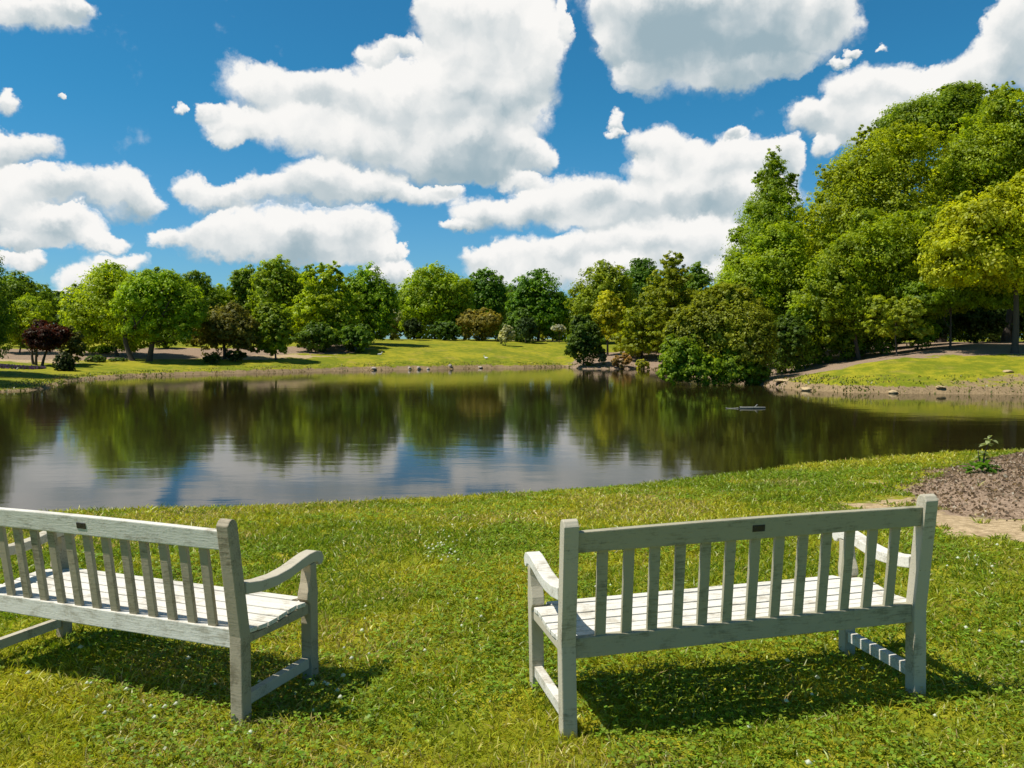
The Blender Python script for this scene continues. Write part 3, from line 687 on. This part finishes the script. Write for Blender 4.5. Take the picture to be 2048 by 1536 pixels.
tree('broadleaf_tree', 'huge olive green tree forming the shoulder of the right tree mass', 'round', 1690, 0, 280, 58, 690, (.138, .182, .009), group=G3, lobes_px=[(1688,420,60,68),(1722,350,72,55),(1760,330,80,70),(1645,492,58,66),(1700,440,90,80),(1790,420,90,90),(1655,560,80,80),(1760,540,90,80),(1820,300,60,50)], depth=.7)
tree('pine_tree', 'dark rough-branched pine topping the right tree mass', 'pine', 1880, 0, 165, 72, 330, (.090, .140, .010), group=G3, lobes_px=[(1925,185,42,20),(1880,210,55,22),(1830,225,55,20),(1785,250,40,16),(1950,225,50,28),(1860,250,80,28),(1935,265,70,35),(1895,180,20,10),(1800,285,60,28)], depth=.5, clump=.32)
tree('broadleaf_tree', 'tall green tree at the top right edge of the picture', 'round', 2010, 0, 172, 60, 600, (.125, .178, .010), group=G3, lobes_px=[(2005,215,38,40),(2050,260,80,80),(1960,330,80,80),(2040,400,90,90),(1900,380,60,70),(2120,330,80,120)], depth=.7)
tree('broadleaf_tree', 'broad green tree filling the middle of the right bank', 'round', 1720, 0, 470, 51, 690, (.120, .172, .009), group=G3, lobes_px=[(1680,560,65,70),(1760,500,80,70),(1830,560,80,60),(1730,610,60,60),(1640,620,50,60),(1890,480,70,60),(1880,590,60,40)], depth=.6)
tree('broadleaf_tree', 'green tree with yellow leaf sprays and a straight trunk at the right edge', 'round', 2010, 0, 380, 46, 590, (.190, .235, .012), group=G3, lobes_px=[(1900,500,55,50),(1960,440,65,55),(2040,430,70,70),(1970,520,75,50),(2050,530,70,50),(1890,550,45,22),(2130,450,80,90)], depth=.65, leaf=1.35, dens=.75, clump=.3, trunk_px=2028, trunk_r=.2)
tree('broadleaf_tree', 'mid green low boughs at the right over the dark hollow', 'round', 1900, 0, 560, 49, 640, (.09, .15, .010), group=G3, lobes_px=[(1850,590,55,32),(1920,585,60,28),(1990,590,60,25),(2060,590,60,30)], depth=.6)
tree('slender_tree', 'pale-leaved young tree leaning over the bare bank', 'round', 1790, 0, 560, 47.5, 690, (.135, .180, .020), group=G3, lobes_px=[(1760,610,28,25),(1810,625,34,30),(1790,655,30,18),(1840,660,22,18),(1740,650,16,12)], leaf=1.3, dens=.6, trunk_px=1795, trunk_r=.05)
tree('round_shrub', 'dark green shrub between the waterside shrub and the bare slope', 'shrub', 1570, 52, 620, 50, None, (.05, .085, .012), group=G2, cat='shrub')
tree('round_shrub', 'mid green shrub at the foot of the bright green tree', 'shrub', 1640, 44, 618, 52.5, None, (.07, .12, .012), group=G2, cat='shrub')
for px, hw, tp, dd, lab in [(1605,50,596,51.5,'leafy green shrub reaching the ground left of the pale young tree'),(1690,48,590,52,'leafy green shrub behind the bare slope, left of centre of the right bank'),(1765,46,602,52.5,'leafy green shrub right behind the pale young tree'),(1835,42,612,53,'leafy green shrub at the left lip of the dark hollow')]:
    tree('leafy_shrub', lab, 'shrub', px, hw, tp, dd, None, (.095, .150, .010), group=G2, cat='shrub')
tree('round_shrub', 'green shrub below the middle of the right tree mass', 'shrub', 1712, 42, 622, 54, None, (.075, .12, .014), group=G2, cat='shrub')
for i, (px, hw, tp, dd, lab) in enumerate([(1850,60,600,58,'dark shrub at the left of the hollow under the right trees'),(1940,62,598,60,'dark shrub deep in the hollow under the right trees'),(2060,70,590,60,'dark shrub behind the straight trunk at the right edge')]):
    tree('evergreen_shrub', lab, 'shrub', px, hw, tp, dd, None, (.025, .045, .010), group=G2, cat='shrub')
# trees beyond the frame whose shade and reflections reach into it
tree('broadleaf_tree', 'tree standing past the left edge of the picture by the near left bank', 'round', -205, 150, 440, 41.5, 680, DG, group=G1)

for px, hw, tp, dd in [(2230,130,210,55),(2480,140,260,52),(2760,160,300,50)]:
    tree('broadleaf_tree', 'tree standing past the right edge, %s of its row' % {2230: 'nearest', 2480: 'middle', 2760: 'farthest'}[px], 'round', px, hw, tp, dd, 700, MG, group=G3, dens=.5)
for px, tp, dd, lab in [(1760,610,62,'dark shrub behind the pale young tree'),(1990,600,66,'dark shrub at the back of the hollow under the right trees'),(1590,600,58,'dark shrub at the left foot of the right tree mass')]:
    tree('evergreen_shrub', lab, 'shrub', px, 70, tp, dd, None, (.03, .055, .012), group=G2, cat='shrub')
for px, hw, tp, dd, lab in [(1600,110,430,70,'green tree hidden behind the left half of the right tree mass'),(1790,130,360,76,'green tree hidden behind the middle of the right tree mass'),(1990,130,330,74,'green tree hidden behind the right edge of the right tree mass')]:
    tree('broadleaf_tree', lab, 'broad', px, hw, tp, dd, None, MG, group=G3, dens=.6)
# distant wood closing the gaps: one mass
r = np.random.default_rng(5); lb = []
for i in range(190):
    px = -700+i*20; d = 138+r.uniform(-8, 20); top = 583+r.uniform(-14, 26); q = at(px, top, d); g_ = gz(q[0], q[1]); h = q[2]-g_
    lb.append((q[0], q[1], g_+h*.5, 3.2, 3.2, h*.52)); lb.append((q[0]+r.uniform(-1, 1), q[1]+1, q[2]-1.0, 1.6, 1.6, 1.2))
wd = leaf_mesh('distant_wood', lb, 220000, .7, None, (.13, .20, .02), 9, zmin=None)
tag(wd, 'far dark wood closing the gaps between the trees', kind='stuff')

# ------------------------------------------------------------------ small things
def rock(px, py, wpx, hpx, col, label, group, d=None):
    p = on_ground(px, py, 20, 110) if d is None else np.array([(px-1024)/F*d, d])
    g = gz(*p); w = wpx/F*p[1]/2; h = hpx/F*p[1]
    bm = bmesh.new(); bmesh.ops.create_icosphere(bm, subdivisions=3, radius=1)
    rr_ = np.random.default_rng(int(px)); o1, o2 = rr_.uniform(0, 50, 2)
    for v in bm.verts:
        c = v.co; k = .72+.5*float(vnoise(c.x*1.3+o1+c.z, c.y*1.3+o2-c.z, 3)); v.co = Vector((c.x*w*k, c.y*w*.8*k, c.z*h*.42*k))
    o = obj_bm('rock', bm, col); o.location = (p[0], p[1], g+h*.12); o.rotation_euler = (0, 0, rr_.uniform(0, 3)); tag(o, label, 'rock', group); return o
RK = mat_plain('pale_stone', (.46, .38, .31), .9, .4, 3); RK2 = mat_plain('sandstone', (.52, .38, .2), .9, .3, 3)
for i, (px, py, w, h, lab) in enumerate([(748,738,15,9,'pale rock at the far waterline, leftmost of the row'),(819,738,9,9,'pale upright rock at the far waterline beside a twin'),(837,738,9,10,'pale upright rock at the far waterline, right of its twin'),(856,739,8,7,'small pale rock at the far waterline right of the upright pair'),(900,733,9,9,'pale rock at the far shore in the middle of the row'),(960,735,12,5,'flat pale rock at the far shore, rightmost of the row')]):
    rock(px, py, w, h, RK, lab, 'rocks along the far shore')
for px, py, w, h, lab in [(1612,779,26,11,'tan rock at the waterline below the right slope, near its tip'),(1787,785,22,10,'tan rock at the waterline in the middle of the right bank'),(1566,762,50,7,'flat pale rock at the tip of the right bank'),(1640,722,20,12,'grey rock where the mulch meets the right slope'),(1880,775,22,7,'small rock in the eroded right bank'),(2015,744,20,8,'rock high in the eroded bank near the right edge')]:
    rock(px, py, w, h, RK2, lab, 'rocks on the right bank')
WHITE = mat_plain('white_feathers', (.72, .7, .64), .7, .1)
def bird(px, py, lab, rz):
    p = on_ground(px, py, 60, 115); g = gz(*p); bm = bmesh.new()
    prof = [(-.26, .16, .01), (-.2, .15, .045), (-.08, .13, .09), (.06, .14, .095), (.15, .19, .06), (.18, .27, .035), (.2, .33, .042), (.24, .34, .035), (.29, .33, .008)]
    rings = []
    for x_, z_, r_ in prof:
        rings.append([bm.verts.new((x_, r_*.8*math.cos(a), z_+r_*math.sin(a))) for a in np.linspace(0, 2*math.pi, 10, endpoint=False)])
    for a, b in zip(rings, rings[1:]):
        for k in range(10): bm.faces.new((a[k], a[(k+1) % 10], b[(k+1) % 10], b[k]))
    bm.faces.new(rings[0][::-1]); bm.faces.new(rings[-1])
    for s in (-1, 1): 
        for f in boxb(bm, -.01, .01, -.01, .01, -.03, .08): pass
    o = obj_bm('white_bird', bm, WHITE, smooth=True); o.location = (p[0], p[1], g+.02); o.rotation_euler = (0, 0, rz)
    tag(o, lab, 'bird', 'white birds on the far lawn')
bird(760, 712, 'white bird resting in the shade edge left on the far lawn', .6)
bird(972, 719, 'white bird alone in the sunny middle of the far lawn', 2.6)
# something low afloat
q = at_z(1496, 817, WZ); V = []; Qs = []
LOGM = mat_bark('grey_driftwood', (.17, .17, .14))
fl = empty('driftwood', (q[0], q[1], WZ)); 
rr_ = np.random.default_rng(3)
tube(V, Qs, (-.30, 0, .015), (.62, .05, .02), .05, .035, 9, 8, .02, rr_); tube(V, Qs, (.25, .02, .04), (.36, .1, .13), .03, .02, 7, 3, .01, rr_)
mesh_np('log', np.array(V), Qs, None, LOGM, fl, smooth=True)
V = []; Qs = []; tube(V, Qs, (-.78, .02, .01), (-.35, -.03, .01), .022, .03, 7, 5, .02, rr_); mesh_np('branch', np.array(V), Qs, None, LOGM, fl, smooth=True)
tag(fl, 'low grey driftwood floating before the waterside shrub', 'driftwood')
# purple flower bed strip at far left
x = rng.uniform(-1, 1, 5000); pa = np.array([(-60-1024)/F*57.3, 57.3]); pb = np.array([(80-1024)/F*57.6, 57.6])
t = rng.uniform(0, 1, 5000); xy = pa*(1-t)[:, None]+pb*t[:, None]; xy[:, 1] += rng.normal(0, .35, 5000)
z = terr(xy[:, 0], xy[:, 1]); cc = np.where(rng.uniform(0, 1, (5000, 1)) < .6, [[.13, .07, .22]], [[.06, .09, .03]])*rng.uniform(.6, 1.3, (5000, 1))
blades('purple_flowers', xy[:, 0], xy[:, 1], z, rng.uniform(.1, .3, 5000), rng.uniform(.05, .1, 5000), (0, .8), cc, 'strip of purple flowers along the far left bed')

# sapling on the near mulch bed
pp = on_ground(1962, 944, 6, 20); g = gz(*pp); dd = pp[1]
sap = empty('young_plant', (pp[0], dd, g)); tag(sap, 'young leafy plant with a tall pale shoot on the mulch bed', 'plant')
def leaf_shape(V, Qs, base, dirv, ln, wd, r):
    dirv = np.array(dirv, float); dirv /= np.linalg.norm(dirv); s = np.cross(dirv, [0, 0, 1.]); s /= np.linalg.norm(s)+1e-6; nn = np.cross(s, dirv)
    prof = [(0, .08), (.25, .75), (.5, 1), (.75, .7), (1, .02)]; b0 = len(V)
    for f, w in prof:
        c = np.array(base)+dirv*ln*f-np.array([0, 0, 1])*ln*.35*f*f
        V += [c-s*wd*w+nn*wd*.25*w, c, c+s*wd*w+nn*wd*.25*w]
    for i in range(4):
        for j in range(2):
            a = b0+i*3+j; Qs.append((a, a+1, a+4, a+3))
r = np.random.default_rng(21); k = dd/F*1.2
V = []; Qs = []
for i in range(70):
    a = r.uniform(0, 6.28); e = r.uniform(.0, 1.2); R_ = r.uniform(2, 24)*k
    leaf_shape(V, Qs, (math.cos(a)*R_, math.sin(a)*R_, r.uniform(3, 24)*k*(1-R_/(34*k))), (math.cos(a)*math.cos(e), math.sin(a)*math.cos(e), math.sin(e)), r.uniform(10, 18)*k, r.uniform(3.5, 6)*k, r)
fo = mesh_np('foliage', np.array(V), Qs, None, FOL, sap, {'v': np.repeat(r.uniform(0, 1, 70), 15)}); fo.color = (.12, .26, .02, 1)
V = []; Qs = []
for i in range(26):
    h = r.choice([28, 34, 46, 54, 60])*k; cx_ = (6+(h/k-20)*.22)*k-(8*k if h < 40*k else 0)
    a = r.uniform(0, 6.28); e = r.uniform(-.2, .7)
    leaf_shape(V, Qs, (cx_, 0, h), (math.cos(a)*1.2+.25, math.sin(a), math.sin(e)), r.uniform(9, 17)*k, r.uniform(3, 5)*k, r)
f2 = mesh_np('shoot_leaves', np.array(V), Qs, None, FOL, sap, {'v': np.repeat(r.uniform(.3, 1, 26), 15)}); f2.color = (.34, .40, .18, 1)
f2['label'] = 'pale leaves of the tall shoot'
V = []; Qs = []; tube(V, Qs, (0, 0, -.02), (5*k, 0, 28*k), 1.6*k, 1.1*k, 7, 5, .005, r); tube(V, Qs, (5*k, 0, 28*k), (15*k, 0, 60*k), 1.1*k, .6*k, 7, 5, .005, r); tube(V, Qs, (0, 0, 10*k), (-5*k, 0, 38*k), 1*k, .5*k, 7, 5, .005, r)
mesh_np('stem', np.array(V), Qs, None, BARK, sap, smooth=True)

# ------------------------------------------------------------------ light
EL, AZ = rad(60), rad(-(90+10))                 # sun high at the left, a little behind the camera; AZ from +Y, clockwise positive
sd = Vector((math.sin(AZ)*math.cos(EL), math.cos(AZ)*math.cos(EL), math.sin(EL)))
sun = bpy.data.objects.new('sun', bpy.data.lights.new('sun', 'SUN')); C.objects.link(sun)
sun.data.energy = 4.6; sun.data.angle = rad(.5); sun.data.color = (1, .955, .88)
sun.rotation_euler = sd.to_track_quat('Z', 'Y').to_euler(); sun.location = sd*50

# ------------------------------------------------------------------ sky
w = bpy.data.worlds.new('World'); S.world = w; w.use_nodes = True; wt = w.node_tree; wt.nodes.clear(); n = N(wt)
out = n('ShaderNodeOutputWorld'); bg = n('ShaderNodeBackground'); wt.links.new(bg.outputs[0], out.inputs[0])
sky = n('ShaderNodeTexSky', sky_type='NISHITA', sun_disc=False, sun_elevation=EL, sun_rotation=AZ, altitude=100, air_density=1.0, dust_density=.4, ozone_density=2.5)
STR = .07; bg.inputs['Strength'].default_value = STR
tc = n('ShaderNodeTexCoord'); dirv = n.v('NORMALIZE', tc.outputs['Generated'])
sx = n('ShaderNodeSeparateXYZ'); n.put(sx.inputs[0], dirv)
az = n.m('ARCTAN2', sx.outputs[0], sx.outputs[1]); el = n.m('ARCSINE', sx.outputs[2])
cb = n('ShaderNodeCombineXYZ'); n.put(cb.inputs[0], az); n.put(cb.inputs[1], el); P0 = cb.outputs[0]
w1 = n.v('SCALE', n.v('SUBTRACT', n.noise(P0, 9, 2, .5, col=True), (.5, .5, .5)), .042)
w2 = n.v('SCALE', n.v('SUBTRACT', n.noise(P0, 38, 4, .62, col=True), (.5, .5, .5)), .032)
PW = n.v('ADD', P0, n.v('ADD', w1, w2)); PW = n.v('MULTIPLY', PW, (1, 1, 0))
def ae(px, py):
    d = ray(px, py); d = d/np.linalg.norm(d); return math.atan2(d[0], d[1]), math.asin(d[2])
CL = []  # (px, py, rx, ry, grey)
def cl(g, *l):
    for a in l: CL.append((*a, g))
cl(.35, (985,50,140,110),(965,150,130,95),(1065,120,62,95),(895,25,70,55))
cl(.1, (760,108,42,26),(805,95,34,24),(520,165,80,50),(480,240,75,36),(640,170,75,40),(590,245,90,50))
cl(.35, (750,205,125,70),(880,215,140,80),(1000,220,85,95),(700,285,100,48))
cl(.75, (850,305,170,62),(985,310,105,55),(925,345,110,26)); cl(.2, (1065,312,46,30),(412,218,28,18),(465,268,40,18))
cl(.0, (357,212,10,10),(127,182,10,7),(1125,45,12,32),(1240,240,15,20),(1236,262,20,9),(1680,125,22,10),(1705,108,16,10),(1755,98,13,8))
cl(.35, (388,370,40,26),(450,396,75,28),(560,385,70,34),(645,365,85,42),(720,378,90,36),(820,396,90,22),(890,386,36,13))
cl(.5, (335,472,34,20),(420,470,66,38),(520,470,105,48),(640,472,105,48),(725,465,58,42),(600,505,150,24),(740,505,60,26),(795,507,22,14),(790,545,50,26))
cl(.4, (50,378,76,44),(150,372,78,36),(240,384,62,48),(285,402,38,36),(10,410,60,46),(70,450,90,40),(140,452,68,38),(205,474,50,18),(60,482,90,20))
cl(.25, (55,292,66,32),(0,298,44,40),(6,192,26,28),(80,16,95,34),(20,14,55,40),(152,6,48,26),(50,518,44,18),(232,520,64,24),(180,562,58,34),(140,592,60,18))
cl(.8, (1670,40,62,52))
cl(.95, (1330,80,110,88),(1450,88,140,88),(1580,66,110,72)); cl(.55, (1290,30,110,80),(1400,0,200,80),(1610,-6,120,60)); cl(.8, (1480,25,170,80)); cl(.5, (1225,12,62,52),(1290,138,66,30),(1465,152,86,28),(1570,130,56,26),(1230,75,34,50))
cl(.35, (1325,290,68,44),(1400,318,85,46),(1480,320,74,46),(1300,345,56,36),(1540,322,58,38),(1578,330,26,46),(1050,366,40,20))
cl(.6, (1400,385,120,48),(1500,400,95,50),(1300,402,130,40)); cl(.35, (1150,392,84,44),(1095,420,95,36),(980,430,78,34),(918,455,38,14),(1230,440,120,28))
cl(.2, (1472,264,26,13)); cl(.35, (1100,510,125,34),(980,525,54,25),(1250,488,115,34),(1395,470,120,40),(1410,500,76,28),(1050,550,108,34),(1210,545,110,34),(1440,545,30,26),(1350,520,80,24))
cl(.3, (1632,242,62,36),(1715,190,66,52),(1800,180,76,46),(1700,262,72,38),(1880,180,90,50),(1950,140,80,50),(2030,90,60,80),(2040,20,56,50),(1770,245,100,50),(1650,300,30,22),(2120,60,120,140))
# clouds outside the picture
rc = np.random.default_rng(4)
for c_ in [(-250,350,160,60),(-330,120,140,90),(-200,500,150,40),(2300,330,180,80),(2500,100,200,120),(2350,520,200,50),(300,-260,220,90),(1050,-190,260,70),(1800,-320,200,90)]:
    CL.append((*c_, .5))
# blob group
gr = bpy.data.node_groups.new('cloud_lobe', 'ShaderNodeTree'); I = gr.interface
for nm, ty in (('P', 'NodeSocketVector'), ('Cn', 'NodeSocketVector'), ('R', 'NodeSocketVector'), ('Fm', 'NodeSocketFloat'), ('Acc', 'NodeSocketVector')): I.new_socket(nm, in_out='INPUT', socket_type=ty)
for nm, ty in (('Fm', 'NodeSocketFloat'), ('Acc', 'NodeSocketVector'), ('P', 'NodeSocketVector')): I.new_socket(nm, in_out='OUTPUT', socket_type=ty)
h = N(gr); gi = h('NodeGroupInput'); go = h('NodeGroupOutput')
q_ = h.v('MULTIPLY', h.v('SUBTRACT', gi.outputs['P'], gi.outputs['Cn']), gi.outputs['R'])
w_ = h.m('MAXIMUM', h.m('SUBTRACT', 1., h.v('DOT_PRODUCT', q_, q_)), 0.)
gr.links.new(h.m('SUBTRACT', 1., h.m('MULTIPLY', h.m('SUBTRACT', 1., gi.outputs['Fm']), h.m('SUBTRACT', 1., h.m('MULTIPLY', w_, .8)))), go.inputs['Fm'])
ww = h.m('MULTIPLY', w_, w_); qa_ = h.v('ADD', h.v('MULTIPLY', q_, (0, 1, 1000)), (1, 0, 0))
an_ = h.v('ADD', gi.outputs['Acc'], h.v('SCALE', qa_, ww)); gr.links.new(an_, go.inputs['Acc'])
gr.links.new(h.v('ADD', gi.outputs['P'], h.v('SCALE', an_, 1e-8)), go.inputs['P'])   # keeps the lobes evaluated one after another
fm = None; acc = None; PQ = PW
for (px, py, rx, ry, g_) in CL:
    a, e = ae(px, py); a1, _ = ae(px+rx, py); _, e1 = ae(px, py-ry)
    nd = wt.nodes.new('ShaderNodeGroup'); nd.node_tree = gr
    n.put(nd.inputs['P'], PQ); nd.inputs['Cn'].default_value = (a, e, -g_); nd.inputs['R'].default_value = (1/(abs(a1-a)*1.27), 1/(abs(e1-e)*1.31), .001)
    if fm is not None: n.put(nd.inputs['Fm'], fm); n.put(nd.inputs['Acc'], acc)
    fm = nd.outputs['Fm']; acc = nd.outputs['Acc']; PQ = nd.outputs['P']
sa = n('ShaderNodeSeparateXYZ'); n.put(sa.inputs[0], acc)
wsum = n.m('MAXIMUM', sa.outputs[0], .0005); vy = n.m('DIVIDE', sa.outputs[1], wsum); gg = n.m('DIVIDE', sa.outputs[2], wsum)
dn = n.m('SUBTRACT', n.noise(P0, 20, 6, .56), .5)
dens = n.m('ADD', n.m('MULTIPLY', fm, .9), n.m('MULTIPLY', dn, .85))
low = n.m('MAXIMUM', n.m('MULTIPLY', vy, -1.), 0.)
alpha = n.mr(dens, n.m('SUBTRACT', .12, n.m('MULTIPLY', low, .08)), n.m('ADD', .44, n.m('MULTIPLY', low, .5)))
wisp = n.m('MULTIPLY', n.mr(n.m('ADD', fm, n.m('MULTIPLY', n.m('SUBTRACT', n.noise(P0, 11, 7, .66), .5), 2.2)), .05, .75), n.mr(fm, .0, .10, 0, .8))
alpha = n.m('MAXIMUM', alpha, wisp)
r1 = n.noise(PW, 16, 4, .45); r2 = n.noise(n.v('ADD', PW, (-.010, .020, 0)), 16, 4, .45)
relief = n.m('MULTIPLY', n.m('SUBTRACT', r1, r2), 1.35)
thick = n.m('MULTIPLY', n.m('MULTIPLY', n.mr(fm, .35, .98), n.mr(sa.outputs[0], .25, 2.6, .45, 1.15)), n.mr(n.noise(P0, 7, 4, .6), .3, .7, .7, 1.25))
lit = n.m('ADD', n.m('ADD', n.m('MULTIPLY', vy, .95), relief), n.m('SUBTRACT', .66, n.m('MULTIPLY', n.m('MULTIPLY', gg, thick), 1.0)))
lit = n.m('ADD', lit, n.m('MULTIPLY', n.m('SUBTRACT', n.noise(P0, 8, 3, .5), .5), .5))
lit = n.mr(lit, -.38, .86)
ccol = n.mix(lit, (.28, .375, .425), (.80, .79, .77))
ccol = n.v('SCALE', ccol, 1/STR)
tint = n.mix(n.mr(el, 0, .30), (.58, 1.02, 1.34), (.26, 1.02, 1.27)); tint = n.mix(n.mr(el, .4, 1.1), tint, (.58, .60, .50))
skyc = n.mix(1., sky.outputs[0], tint, 'MULTIPLY')
n.put(bg.inputs[0], n.mix(alpha, skyc, ccol))
w.cycles.sampling_method = 'MANUAL'; w.cycles.sample_map_resolution = 512

# ------------------------------------------------------------------ render settings
S.view_settings.view_transform = 'Standard'; S.view_settings.look = 'None'; S.view_settings.exposure = .25; S.view_settings.gamma = 1
S.cycles.max_bounces = 6; S.cycles.diffuse_bounces = 3; S.cycles.glossy_bounces = 3; S.cycles.transmission_bounces = 3
S.cycles.use_denoising = True
S.cycles.sample_clamp_indirect = 6
S.render.resolution_x = 1024; S.render.resolution_y = 768
